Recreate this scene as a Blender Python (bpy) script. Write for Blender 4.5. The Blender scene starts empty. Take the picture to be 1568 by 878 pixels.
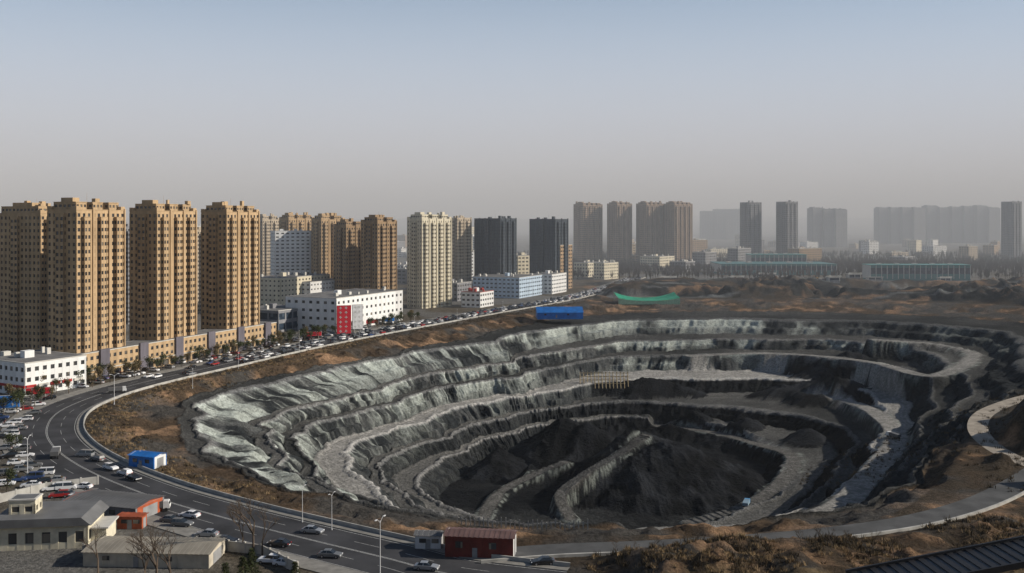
import bpy, bmesh, math, random
import numpy as np
from mathutils import Vector, Matrix
random.seed(7); rng=np.random.default_rng(7)
scene=bpy.context.scene
CAMH=65.0; F=1500.0; HU=784.0; HV=340.0
def P(u,v,z=0.0):
    """survey bearing / depression measurement -> world ground position at level z"""
    d=F*(CAMH-z)/(v-HV); return ((u-HU)/F*d, d)
def X_at(u,d): return (u-HU)/F*d
def Z_at(v,d): return CAMH+(HV-v)*d/F

# ------------------------------------------------------------ materials
def new_mat(name):
    m=bpy.data.materials.new(name); m.use_nodes=True
    nt=m.node_tree; b=nt.nodes['Principled BSDF']
    return m,nt,b
def N(nt,t,**k):
    n=nt.nodes.new(t)
    for a,v in k.items(): setattr(n,a,v)
    return n
_mc={}
def mat(name,col,rough=0.85,var=0.18,scale=0.6,spec=0.25,metal=0.0,bump=0.0,stretch=None):
    if name in _mc: return _mc[name]
    m,nt,b=new_mat(name)
    tc=N(nt,'ShaderNodeTexCoord'); no=N(nt,'ShaderNodeTexNoise'); no.inputs['Scale'].default_value=scale; no.inputs['Detail'].default_value=6
    if stretch:
        mp=N(nt,'ShaderNodeMapping'); mp.inputs['Scale'].default_value=stretch; nt.links.new(tc.outputs['Object'],mp.inputs[0]); nt.links.new(mp.outputs[0],no.inputs['Vector'])
    else: nt.links.new(tc.outputs['Object'],no.inputs['Vector'])
    mr=N(nt,'ShaderNodeMapRange'); mr.inputs[1].default_value=0.3; mr.inputs[2].default_value=0.7
    mr.inputs[3].default_value=1-var; mr.inputs[4].default_value=1+var
    nt.links.new(no.outputs['Fac'],mr.inputs[0])
    mx=N(nt,'ShaderNodeVectorMath',operation='SCALE'); mx.inputs[0].default_value=col[:3]
    nt.links.new(mr.outputs[0],mx.inputs['Scale']); nt.links.new(mx.outputs[0],b.inputs['Base Color'])
    b.inputs['Roughness'].default_value=rough; b.inputs['Specular IOR Level'].default_value=spec; b.inputs['Metallic'].default_value=metal
    if bump:
        bp=N(nt,'ShaderNodeBump'); bp.inputs['Distance'].default_value=bump; nt.links.new(no.outputs['Fac'],bp.inputs['Height']); nt.links.new(bp.outputs[0],b.inputs['Normal'])
    _mc[name]=m; return m
def glass_mat(name,dark,light,fx=1.5,fz=3.0,thr=0.72):
    if name in _mc: return _mc[name]
    m,nt,b=new_mat(name)
    tc=N(nt,'ShaderNodeTexCoord')
    sn=N(nt,'ShaderNodeVectorMath',operation='SNAP'); sn.inputs[1].default_value=(fx,fx,fz)
    nt.links.new(tc.outputs['Object'],sn.inputs[0])
    wn=N(nt,'ShaderNodeTexWhiteNoise'); nt.links.new(sn.outputs[0],wn.inputs['Vector'])
    cr=N(nt,'ShaderNodeValToRGB'); cr.color_ramp.elements[0].position=0.0; cr.color_ramp.elements[0].color=(*dark,1)
    cr.color_ramp.elements[1].position=1.0; cr.color_ramp.elements[1].color=(*light,1)
    e=cr.color_ramp.elements.new(thr); e.color=(dark[0]*1.8,dark[1]*1.8,dark[2]*1.8,1)
    nt.links.new(wn.outputs['Value'],cr.inputs[0]); nt.links.new(cr.outputs[0],b.inputs['Base Color'])
    b.inputs['Roughness'].default_value=0.18; b.inputs['Specular IOR Level'].default_value=0.5
    _mc[name]=m; return m

# ------------------------------------------------------------ mesh builder
class MB:
    def __init__(s): s.v=[]; s.f=[]; s.m=[]
    def box(s,x0,x1,y0,y1,z0,z1,m=0):
        i=len(s.v)
        s.v+=[(x0,y0,z0),(x1,y0,z0),(x1,y1,z0),(x0,y1,z0),(x0,y0,z1),(x1,y0,z1),(x1,y1,z1),(x0,y1,z1)]
        s.f+=[(i,i+3,i+2,i+1),(i+4,i+5,i+6,i+7),(i,i+1,i+5,i+4),(i+1,i+2,i+6,i+5),(i+2,i+3,i+7,i+6),(i+3,i,i+4,i+7)]
        s.m+=[m]*6
    def poly(s,pts,m=0):
        i=len(s.v); s.v+=list(pts); s.f.append(tuple(range(i,i+len(pts)))); s.m.append(m)
    def prism(s,prof,y0,y1,m=0,ms=None,inset=None):
        n=len(prof); i=len(s.v)
        s.v+=[(p[0],y0,p[1]) for p in prof]+[(p[0],y1,p[1]) for p in prof]
        s.f.append(tuple(range(i,i+n))); s.m.append(m if ms is None else ms)
        s.f.append(tuple(range(i+2*n-1,i+n-1,-1))); s.m.append(m if ms is None else ms)
        for k in range(n):
            k2=(k+1)%n; s.f.append((i+k,i+n+k,i+n+k2,i+k2)); s.m.append(m)
    def tube(s,p0,p1,r0,r1,m=0,n=5):
        p0=Vector(p0); p1=Vector(p1); d=(p1-p0)
        if d.length<1e-5: return
        q=d.to_track_quat('Z','Y'); i=len(s.v)
        for p,r in((p0,r0),(p1,r1)):
            for k in range(n):
                a=2*math.pi*k/n; s.v.append(tuple(p+q@Vector((r*math.cos(a),r*math.sin(a),0))))
        for k in range(n):
            k2=(k+1)%n; s.f.append((i+k,i+k2,i+n+k2,i+n+k)); s.m.append(m)
        s.f.append(tuple(i+n+k for k in range(n))); s.m.append(m)
        s.f.append(tuple(i+n-1-k for k in range(n))); s.m.append(m)
    def mesh(s,name,mats,smooth=False):
        me=bpy.data.meshes.new(name); me.from_pydata(s.v,[],s.f)
        for a in mats: me.materials.append(a)
        me.polygons.foreach_set('material_index',s.m)
        if smooth: me.polygons.foreach_set('use_smooth',[True]*len(s.f))
        me.update(); return me
    def obj(s,name,mats,loc=(0,0,0),rot=0,smooth=False):
        o=bpy.data.objects.new(name,s.mesh(name,mats,smooth)); o.location=loc; o.rotation_euler=(0,0,rot)
        scene.collection.objects.link(o); return o
def place(name,me,loc,rot=0,sc=1.0):
    o=bpy.data.objects.new(name,me); o.location=loc; o.rotation_euler=(0,0,rot); o.scale=(sc,)*3
    scene.collection.objects.link(o); return o

# ------------------------------------------------------------ numpy noise
def vn(x,y,seed=0):
    xi=np.floor(x).astype(np.int64); yi=np.floor(y).astype(np.int64); fx=x-xi; fy=y-yi
    fx=fx*fx*(3-2*fx); fy=fy*fy*(3-2*fy)
    def h(a,b):
        n=(a*374761393+b*668265263+seed*144269504)&0xffffffff
        n=((n^(n>>13))*1274126177)&0xffffffff; n=(n^(n>>16))&0xffffffff
        return n/4294967295.0
    return (h(xi,yi)*(1-fx)+h(xi+1,yi)*fx)*(1-fy)+(h(xi,yi+1)*(1-fx)+h(xi+1,yi+1)*fx)*fy
def fbm(x,y,o=5,seed=0):
    s=0;a=1;t=0
    for k in range(o):
        s=s+a*vn(x*2**k+13.7*k,y*2**k+7.3*k,seed+k); t+=a; a*=0.5
    return s/t
def ridge(x,y,o=4,seed=0):
    s=0;a=1;t=0
    for k in range(o):
        s=s+a*(1-2*np.abs(vn(x*2**k+3.7*k,y*2**k+5.3*k,seed+k)-.5)); t+=a; a*=0.5
    return s/t
def ss(a,b,x):
    t=np.clip((x-a)/(b-a),0,1); return t*t*(3-2*t)

# ------------------------------------------------------------ roads (centre lines)
def smooth_path(pts,step=3.0):
    pts=np.array(pts,float); n=len(pts)
    ext=np.vstack([2*pts[0]-pts[1],pts,2*pts[-1]-pts[-2]]); out=[]
    for i in range(n-1):
        p0,p1,p2,p3=ext[i:i+4]; L=np.linalg.norm(p2-p1); m=max(2,int(L/step))
        for k in range(m):
            t=k/m; out.append(0.5*((2*p1)+(-p0+p2)*t+(2*p0-5*p1+4*p2-p3)*t*t+(-p0+3*p1-3*p2+p3)*t**3))
    out.append(pts[-1]); return np.array(out)
main_pts=[P(*q) for q in [(850,900),(690,880),(600,857),(480,828),(350,795),(225,758),(130,718),(82,684),(72,655),(95,628),(160,602),(240,581),(330,561),(460,532),(600,505),(740,480),(860,459),(925,443),(975,425)]]
main_road=smooth_path(main_pts)
near_pts=[P(*q) for q in [(730,852),(850,843),(1000,837),(1150,828),(1280,816),(1400,798),(1500,770),(1570,735),(1620,700)]]
near_road=smooth_path(near_pts)
dirt_pts=[P(*q) for q in [(1640,730),(1560,705),(1515,680),(1497,655),(1510,632),(1560,612),(1620,598)]]
dirt_road=smooth_path(dirt_pts)
far_pts=[(X_at(975,1147),1147),(150,1080),(330,1020),(600,1010),(1000,1020)]
far_road=smooth_path(far_pts,10)

# ------------------------------------------------------------ open-pit terrain
C=np.array([42.0,440.0]); NT=2100
th=np.linspace(0,2*np.pi,NT,endpoint=False)
def ring(pts,z,sm=10,seed=0,amp=1.5,big=0.0):
    w=np.array([P(u,v,z) for u,v in pts])-C
    a=np.mod(np.arctan2(w[:,1],w[:,0]),2*np.pi); r=np.hypot(w[:,0],w[:,1]); o=np.argsort(a); a=a[o]; r=r[o]
    R=np.interp(th,np.r_[a[-1]-2*np.pi,a,a[0]+2*np.pi],np.r_[r[-1],r,r[0]])
    k=np.exp(-0.5*(np.minimum(np.arange(NT),NT-np.arange(NT))/sm)**2); k/=k.sum()
    R=np.real(np.fft.ifft(np.fft.fft(R)*np.fft.fft(k)))
    cx=np.cos(th)*R; cy=np.sin(th)*R
    bigw=ss(120,300,R)*0.6+0.4
    return R+amp*2*(fbm(cx/14+50,cy/14+50,4,seed)-0.5)*2+big*bigw*5*(fbm(cx/48+90,cy/48+20,3,99)-0.5)+big*2.6*(fbm(cx/28+9,cy/28+2,2,seed+200)-0.5)
Qr=ring([(150,655),(165,625),(250,599),(400,564),(550,532),(700,502),(800,482),(880,467),(960,455),(1100,458),(1300,460),(1500,465),(1700,480),(1750,520),(1660,570),(1560,605),(1480,640),(1460,700),(1435,750),(1350,795),(1200,816),(1000,823),(800,823),(650,818),(500,795),(350,760),(230,715),(160,680)],0,12,1,1.2)
R0=ring([(262,655),(275,625),(330,598),(450,572),(600,546),(720,520),(800,500),(880,486),(1050,477),(1300,480),(1450,485),(1620,500),(1690,535),(1580,585),(1505,620),(1462,665),(1438,710),(1400,750),(1310,785),(1180,803),(1000,810),(800,810),(680,800),(550,775),(430,748),(340,720),(275,690)],-4,10,2,2.4,2)
T=[None]*7
Zt=[-4,-13,-19,-27,-34,-40,-47]
T[1]=ring([(375,700),(360,675),(392,648),(480,623),(600,598),(700,580),(770,555),(850,530),(950,515),(1100,510),(1300,515),(1470,525),(1520,548),(1490,585),(1450,640),(1415,690),(1372,740),(1280,790),(1150,825),(950,835),(780,830),(660,815),(550,790),(440,752),(395,725)],-13,9,3,2.4,5.5)
T[2]=ring([(425,705),(412,680),(440,660),(520,638),(640,615),(740,597),(800,570),(870,552),(960,540),(1100,535),(1280,540),(1400,556),(1440,590),(1410,640),(1385,690),(1350,735),(1260,795),(1130,840),(950,850),(800,845),(690,825),(580,795),(480,755),(440,730)],-19,9,4,2.4,6)
T[3]=ring([(482,720),(478,695),(510,675),(590,655),(700,637),(800,612),(850,590),(900,575),(1000,568),(1150,565),(1280,572),(1370,590),(1390,630),(1370,670),(1340,715),(1300,755),(1220,800),(1100,850),(950,870),(820,860),(720,840),(620,805),(530,765),(495,740)],-27,9,5,1.6,4)
T[4]=ring([(562,735),(568,710),(610,690),(695,670),(790,648),(860,628),(920,608),(1020,602),(1150,600),(1270,608),(1320,630),(1340,660),(1330,690),(1300,730),(1250,770),(1180,815),(1080,855),(950,875),(830,865),(740,845),(660,810),(605,775),(572,755)],-34,9,6,1.8,4)
T[5]=ring([(620,750),(622,725),(660,703),(740,683),(830,664),(900,650),(980,642),(1100,645),(1200,655),(1280,675),(1290,700),(1260,730),(1210,770),(1140,820),(1060,855),(950,875),(850,865),(770,845),(700,810),(645,780)],-40,9,7,1.6,3.5)
T[6]=ring([(680,770),(682,745),(720,715),(790,690),(870,670),(950,662),(1040,668),(1130,690),(1165,720),(1160,750),(1120,790),(1050,825),(950,840),(850,835),(770,820),(715,800)],-47,9,8,1.6,4)
wb=[0,4.5,4.5,15.0,5.0,5.0,0]
for k in (5,4,3,2,1):
    dz=Zt[k]-Zt[k+1]; T[k]=np.maximum(T[k],T[k+1]+0.7*dz+wb[k]*0.75)
def gauss_th(x,y,w):
    a=math.atan2(y-C[1],x-C[0]); d=np.angle(np.exp(1j*(th-a))); return np.exp(-(d/w)**2)
sp1=gauss_th(-5,540,.08); sp2=gauss_th(130,600,.10); sp3=gauss_th(-75,395,.06); sp4=gauss_th(60,620,.06)
for k,a1,a2_,a3 in((1,8,3,0),(2,16,9,4),(3,14,10,3),(4,4,6,2)):
    T[k]=np.maximum(T[k]-sp1*a1-sp2*a2_-sp3*a3+sp4*5,T[k+1]+0.6*(Zt[k]-Zt[k+1])+2.5)
R0=np.maximum(R0,T[1]+7.0); Qr=np.maximum(Qr,R0+5)
Cr=[None]*7
for k in range(1,7):
    outer=R0 if k==1 else T[k-1]; dz=(Zt[k-1]-Zt[k]); gap=outer-T[k]
    run=np.clip(gap*0.5,0.5*dz,1.3*dz) if k>1 else np.clip(gap*.8,.6*dz,2.3*dz)
    if k==4: run=np.clip(gap*0.38,0.5*dz,1.1*dz)
    Cr[k]=np.minimum(T[k]+run+ (fbm(th*60,th*0+k,3,60+k)-0.5)*2.5, outer-0.4)
segs=[(np.full(NT,0.3),T[6],-47,-47,84,'floor',6)]
for k in range(6,0,-1):
    zc=Zt[k-1]-0.5 if k>1 else -5.0
    segs.append((T[k],Cr[k],Zt[k],zc,17,'face',k))
    outer=R0 if k==1 else T[k-1]
    segs.append((Cr[k],outer,zc,Zt[k-1] if k>1 else -4,11,'bench',k-1))
segs.append((R0,Qr,-4,0,16,'bank',0))
rows_r=[];rows_z=[];rows_t=[];rows_k=[];rows_g=[]
code={'floor':0,'face':1,'bench':2,'bank':3,'out':4}
ct=np.cos(th); st=np.sin(th)
for si,(ri,ro,zi,zo,n,ty,lv) in enumerate(segs):
    led=ss(.45,.6,fbm(ct*7+lv*3.3,st*7,3,300+lv)) if ty=='face' else None
    if ty=='face' and lv==1: led=np.maximum(led,.8)
    for j in range(n):
        t=j/n; r=ri+(ro-ri)*t
        if ty=='face':
            st2=0.5*float(ss(0,.36,np.array(t)))+0.5*float(ss(.62,1,np.array(t)))
            tz=t*(1-led)+st2*led
            z=zi+(zo-zi)*tz
            gl=fbm(ct*ro/5+3*lv,st*ro/5,4,20+lv)-0.5; gl2=np.abs(vn(th*ro/3.4+ 0.4*t,th*0+lv*5.0+t*0.5,30+lv)-0.5)*2
            r=r+math.sin(math.pi*min(1,t*1.0))*(6.5*gl+3.2*(gl2-0.5))
            z=z+ (fbm(ct*r/3,st*r/3,3,40)-0.5)*1.6*math.sin(math.pi*t)
        else: z=np.full(NT,zi+(zo-zi)*t,float)
        if ty=='bench':
            z=z+1.0*math.exp(-((t-.06)/.06)**2)+ (fbm(ct*r/3.5,st*r/3.5,3,41)-.45)*(0.15 if 0.15<t<.8 else 1.2)
            if t>.8: z=z+ (fbm(ct*r/5,st*r/5,3,44)**1.5)*3.0*(t-.8)/.2
        if ty=='bank':
            gl=fbm(ct*r/9,st*r/9,4,21)-0.5; gl3=fbm(ct*r/3,st*r/3,3,22)-0.5; z=z+math.sin(math.pi*t)*(gl*6+gl3*2)
        rows_r.append(r);rows_z.append(z);rows_t.append(np.full(NT,code[ty]));rows_k.append(np.full(NT,lv));rows_g.append(np.full(NT,t))
NO=165
offs=np.r_[np.linspace(0,120,60)[:-1], np.linspace(120,260,26)[:-1], 260*np.exp(np.linspace(0,math.log(16000/260),NO-85))]
for o_ in offs:
    rows_r.append(Qr*(1-min(1,o_/2000))+300*min(1,o_/2000)+o_);rows_z.append(np.zeros(NT));rows_t.append(np.full(NT,4));rows_k.append(np.zeros(NT));rows_g.append(np.full(NT,0.))
R=np.array(rows_r);Z=np.array(rows_z);TY=np.array(rows_t);LV=np.array(rows_k);G=np.array(rows_g)
X=C[0]+R*ct[None,:]; Y=C[1]+R*st[None,:]
n1=fbm(X/7,Y/7,5,1); n2=fbm(X/40,Y/40,4,2); n3=fbm(X/2.2,Y/2.2,3,3)
rg=ridge(X/15,Y/15,4,500)
inpit=TY<4
Z=Z+np.where(inpit&(TY!=3),(n3-0.5)*np.where(TY==1,1.1,0.3)+(n1-0.5)*np.where(TY==0,2.4,0.4),0)
def pile(px,py,pz,sl,ax=1.0,ang=0,flat=2.0,seed=5):
    dx=X-px; dy=Y-py; c_,s_=math.cos(ang),math.sin(ang)
    a=(dx*c_+dy*s_)/ax; b=-dx*s_+dy*c_; d=np.sqrt(a*a+b*b+flat*flat)-flat
    phi=np.arctan2(b,a)
    return pz-sl*d*(1+0.12*(vn(phi*5,phi*0+seed,seed)-0.5))+(n1-0.5)*1.6+(n3-0.5)*1.0+(rg-.62)*5.0
pm=np.zeros_like(Z,bool)
for a in [(64,415,-27.5,0.50,1.3,-0.4,2.0,5),(52,426,-26,0.62,1.2,-.2,1.5,5),(24,455,-26,0.95,1.35,0.1,1.2,6),(34,450,-28,0.95,1.5,0,1.2,6),(-5,437,-36,0.8,1.1,0.4,.6,7),(8,421,-40.5,0.8,1.5,0.8,.6,8),(77,566,-25,0.50,1.9,0,1.0,9),(150,556,-29,0.55,1.7,0,2,11),(96,392,-43,0.55,1.5,.5,1,12),(181,545,-21,0.6,1.6,0.2,2,13),(66,492,-41,.7,1.7,.4,1,14),(205,590,-14,.5,1.5,.3,2,15),(120,500,-35,.7,1.5,.3,1,16),(140,470,-33,.7,1.2,1,1,17),(30,398,-41,.6,1.4,1.2,1,16),(95,520,-36,.6,1.6,.1,1,18)]:
    pz=pile(*a); m=(pz>Z)&inpit&(TY!=3); Z=np.where(m,pz,Z); pm|=m
hol=np.exp(-(((X-35)/8)**2+((Y-432)/9)**2)); Z=Z-np.where(inpit,hol*11,0)
def carve(pts,w0,w1,Zc,world=False):
    q=[]
    for u,v,z in pts:
        x,y=(u,v) if world else P(u,v,z); q.append((x,y,z))
    q=smooth_path(q,1.5 if world else 2.5); sel=np.where(inpit.ravel())[0]; xs=X.ravel()[sel]; ys=Y.ravel()[sel]
    D=np.full(xs.shape,1e6); zz=np.zeros(xs.shape)
    for p in q:
        d=np.hypot(xs-p[0],ys-p[1]); m=d<D; D[m]=d[m]; zz[m]=p[2]
    wgt=ss(w1,w0,D); zr=Zc.ravel().copy(); zr[sel]=zr[sel]*(1-wgt)+(zz)*wgt
    DD=np.full(X.size,1e6); DD[sel]=D
    return zr.reshape(X.shape),DD.reshape(X.shape)
Z,Dr1=carve([(1240,606,-32),(1290,612,-30.5),(1340,632,-28),(1374,668,-26),(1352,704,-24),(1322,738,-21),(1290,772,-17),(1215,800,-12),(1110,812,-8),(1000,816,-6)],4.2,8.5,Z)
Z,Dr2=carve([(1010,652,-44),(1090,662,-43),(1160,680,-42),(1215,700,-40),(1195,740,-41),(1140,775,-43),(1060,800,-46)],3.2,7,Z)
Z,Dr3=carve([(1060,545,-19),(1150,541,-17.5),(1250,545,-16),(1340,556,-15),(1430,575,-14),(1490,545,-12),(1440,528,-10),(1340,520,-8)],4.5,9,Z)
Z,Dr4=carve([(58,424,-27.5),(45,411,-32),(30,398,-37),(19,384,-42),(22,366,-46)],2.4,4.6,Z,True)
Z,Dr5=carve([(735,800,-47),(765,755,-45),(815,728,-42),(862,708,-38)],2.8,5.5,Z)
def dist_path(path):
    D=np.full(X.shape,1e6); sel=(TY==4)&(R<1500)
    xs=X[sel];ys=Y[sel]; d=np.full(xs.shape,1e6)
    for p in path[::2]: d=np.minimum(d,np.hypot(xs-p[0],ys-p[1]))
    D[sel]=d; return D
dm=dist_path(main_road); dn=dist_path(near_road); dd=dist_path(dirt_road)
flatm=ss(10,20,dm)*ss(5,9,dn)*ss(4,8,dd)
out=TY==4; oq=np.where(out,R-Qr[None,:],0)
hx=ss(-15,35,X)
hill_l=np.maximum(0,0.39*(150-Y)); hill_r=np.where(Y>165,np.maximum(0,0.15*(197-Y)),4.8+0.345*(165-Y))
hill=(hill_l*(1-hx)+hill_r*hx); hill=np.where(Y<-20,60-0.1*(-20-Y),hill); hill=np.minimum(hill,np.maximum(0,57-0.0*Y))
hill=np.where(Y<-400,np.maximum(0,hill-0.3*(-400-Y)),hill)
hillb=ss(8,30,X)*ss(150,165,Y)*ss(228,205,Y)*(np.maximum(0,n1-.42)*5+np.maximum(0,fbm(X/16,Y/10,3,17)-.5)*7+n3*.8)
hill=hill+ (hill>0.3)*((n1-0.5)*1.6+(n3-.5)*0.6)*np.clip(hill/4,0,1)
back=ss(0,25,oq)*ss(690,730,Y)*ss(1080,960,Y)*ss(50,100,X)*ss(1400,900,X)
bf=fbm(X/70,Y/40,4,9); bz=np.maximum(0,bf-0.45)*140
bz=np.where(bz>6.5,6.5+(bz-6.5)*.12,bz)+np.maximum(0,rg-.6)*14*ss(.4,.6,fbm(X/60,Y/60,2,21))
backz=back*(bz+(n1-0.5)*3)
rt=ss(3,16,oq)*ss(120,140,X)*ss(700,600,Y)*ss(190,230,Y)
rtz=rt*(np.maximum(0,fbm(X/26,Y/26,4,10)-0.36)*26+(n1-.5)*3)
Z=np.where(out,np.maximum(hill+hillb,backz+rtz)*flatm,Z)
farh=np.where(out,ss(5000,9000,Y)*(fbm(X/2500,Y/2500,4,15))*170,0); Z=Z+farh
# ---- soil / rock albedo
def L3(a,b,t): return a*(1-t[...,None])+b*t[...,None]
def c3(*c): return np.array(c,float)
dark=c3(.024,.027,.029); palec=c3(.41,.445,.405); coal=c3(.0065,.0072,.0085); grey=c3(.092,.095,.093); road=c3(.29,.28,.26); brown=c3(.15,.105,.068); orange=c3(.33,.205,.12)
arcv=th[None,:]*np.where(TY==1,Cr[3][None,:],R)
gn=fbm(arcv/4.5,Z/9.0+LV*3,4,50); gbig=fbm(X/24,Y/24,3,51)
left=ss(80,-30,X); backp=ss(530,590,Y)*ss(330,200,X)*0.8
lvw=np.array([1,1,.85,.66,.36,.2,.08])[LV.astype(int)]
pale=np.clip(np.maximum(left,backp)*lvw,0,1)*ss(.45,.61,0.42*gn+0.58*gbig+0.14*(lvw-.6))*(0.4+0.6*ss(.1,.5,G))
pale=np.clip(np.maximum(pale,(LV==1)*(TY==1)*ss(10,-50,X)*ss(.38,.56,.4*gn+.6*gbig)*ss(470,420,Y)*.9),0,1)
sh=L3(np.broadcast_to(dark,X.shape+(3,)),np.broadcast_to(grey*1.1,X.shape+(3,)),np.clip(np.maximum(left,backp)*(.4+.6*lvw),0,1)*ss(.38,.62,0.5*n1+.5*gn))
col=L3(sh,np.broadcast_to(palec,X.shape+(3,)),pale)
deep=((LV>=5)|((LV>=4)&(X>45)))
col=np.where((deep&(TY==1))[...,None],L3(np.broadcast_to(coal,col.shape),col,np.clip(left*0.6+0.05,0,1)),col)
lvr=np.array([.0,.12,.0,.85,.12,.25,0])[LV.astype(int)]
bc=L3(np.broadcast_to(grey*0.34,col.shape),np.broadcast_to(road,col.shape),np.clip(lvr+0.10*np.maximum(left,backp)+0.45*(n2-0.5),0,1))
trk=np.abs(((G*6+0.3*n1)%1)-.5)*2
bc=bc*(0.84+0.32*trk[...,None])
col=np.where((TY==2)[...,None],bc,col)
fc=L3(np.broadcast_to(coal*1.1,col.shape),np.broadcast_to(grey*0.5,col.shape),ss(.48,.75,n2)*0.6+0.03)
col=np.where((TY==0)[...,None],fc,col)
col=np.where(pm[...,None],coal*(0.7+2.6*ss(.35,.75,.6*n1+.4*fbm(X/18,Y/18,3,91))[...,None])+0.002,col)
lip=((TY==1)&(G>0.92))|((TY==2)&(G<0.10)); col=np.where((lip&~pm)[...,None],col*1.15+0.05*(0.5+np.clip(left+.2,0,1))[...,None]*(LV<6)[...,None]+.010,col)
for D_,w_,k_ in((Dr1,4.2,.85),(Dr2,3.0,.4),(Dr3,4.2,.75),(Dr4,2.2,.36),(Dr5,2.4,.4)):
    e=D_+(n1-.5)*1.6; col=L3(col,np.broadcast_to(road*k_,col.shape)*(0.8+.4*n3[...,None]),ss(w_+1,w_-.6,e)); col=L3(col,np.broadcast_to(palec*.55,col.shape),ss(w_+.3,w_+.8,e)*ss(w_+2.2,w_+1.4,e)*ss(.4,.6,gn)*.7)
bk=L3(np.broadcast_to(brown*0.5,col.shape),np.broadcast_to(orange,col.shape),ss(.52,.70,fbm(X/11,Y/11,4,70))*.8)
bk=L3(bk,np.broadcast_to(grey*0.7,col.shape),ss(.44,.60,fbm(X/18,Y/18,4,71))*0.7*np.ones_like(X))
rdk=ss(90,150,X)*ss(650,560,Y)*ss(240,290,Y)*.8
col=np.where((TY==3)[...,None],L3(bk,np.broadcast_to(dark*1.2,col.shape),rdk*(TY==3)),col)
town=c3(.15,.145,.135); pl=c3(.105,.09,.068)
oc=L3(np.broadcast_to(town,col.shape),np.broadcast_to(pl,col.shape),ss(.4,.6,n2))
dirt=np.clip(ss(34,6,oq)+ (hill>0.5)*1.0+back*1.0+rt+ ss(60,90,X)*ss(1150,1000,Y),0,1)
bko=L3(bk*0.85,np.broadcast_to(c3(.055,.043,.03),col.shape),ss(.40,.60,fbm(X/9,Y/9,4,72))*0.85)
bko=L3(bko,np.broadcast_to(grey*0.3,col.shape),(back>0.1)*ss(.43,.52,fbm(X/50,Y/22,3,73)))
bko=L3(bko,np.broadcast_to(orange*.8,col.shape),(back>0.1)*ss(.6,.7,fbm(X/30,Y/12,3,74))*.7)
bko=L3(bko,np.broadcast_to(grey*1.6,col.shape),(back>0.1)*ss(.62,.68,fbm(X/60,Y/10,3,76))*.8)
oc=L3(oc,bko,dirt)
oc=L3(oc,np.broadcast_to(orange*.8,col.shape),(Y<235)*ss(10,25,X)*ss(.56,.70,fbm(X/7,Y/7,4,75))*.7)
nearfr=(Y<165); oc=np.where(nearfr[...,None],c3(.13,.095,.055)*(0.6+0.9*n1[...,None]),oc)
col=np.where(out[...,None],oc,col)
col=np.clip(col*(0.70+0.60*n3[...,None]),0,1)
nr=R.shape[0]
verts=np.stack([X,Y,Z],-1).reshape(-1,3).astype(np.float32)
ii=np.arange(nr-1)[:,None]*NT; jj=np.arange(NT)[None,:]; j2=(jj+1)%NT
quads=np.stack([ii+jj,ii+NT+jj,ii+NT+j2,ii+j2],-1).reshape(-1,4)
me=bpy.data.meshes.new('terrain'); me.vertices.add(len(verts)); me.vertices.foreach_set('co',verts.ravel())
nq=len(quads); me.loops.add(nq*4+NT); me.polygons.add(nq+1)
me.loops.foreach_set('vertex_index',np.r_[quads.ravel(),np.arange(NT)].astype(np.int32))
me.polygons.foreach_set('loop_start',np.r_[np.arange(nq)*4,nq*4].astype(np.int32))
me.update(calc_edges=True)
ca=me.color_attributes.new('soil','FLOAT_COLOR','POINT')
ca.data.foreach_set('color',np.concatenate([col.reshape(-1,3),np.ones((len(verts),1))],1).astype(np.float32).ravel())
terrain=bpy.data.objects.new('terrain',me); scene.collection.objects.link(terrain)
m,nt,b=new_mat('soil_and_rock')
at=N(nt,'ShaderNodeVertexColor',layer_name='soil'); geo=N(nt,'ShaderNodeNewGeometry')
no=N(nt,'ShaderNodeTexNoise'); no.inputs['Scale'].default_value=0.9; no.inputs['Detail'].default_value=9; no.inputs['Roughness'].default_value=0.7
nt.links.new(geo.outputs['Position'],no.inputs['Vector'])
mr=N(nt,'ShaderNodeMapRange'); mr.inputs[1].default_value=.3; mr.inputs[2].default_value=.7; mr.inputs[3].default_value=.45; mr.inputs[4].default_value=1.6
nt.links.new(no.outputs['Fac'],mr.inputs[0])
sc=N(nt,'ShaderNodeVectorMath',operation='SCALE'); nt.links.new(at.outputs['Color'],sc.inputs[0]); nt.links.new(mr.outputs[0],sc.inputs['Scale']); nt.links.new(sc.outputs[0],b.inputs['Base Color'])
bp=N(nt,'ShaderNodeBump'); bp.inputs['Distance'].default_value=1.2; bp.inputs['Strength'].default_value=1.0; nt.links.new(no.outputs['Fac'],bp.inputs['Height']); nt.links.new(bp.outputs[0],b.inputs['Normal'])
b.inputs['Roughness'].default_value=0.95; b.inputs['Specular IOR Level'].default_value=0.05
me.materials.append(m)
def H(x,y):
    a=math.atan2(y-C[1],x-C[0])%(2*math.pi); j=int(round(a/(2*math.pi)*NT))%NT; r=math.hypot(x-C[0],y-C[1])
    return float(np.interp(r,np.maximum.accumulate(R[:,j]),Z[:,j]))

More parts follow.
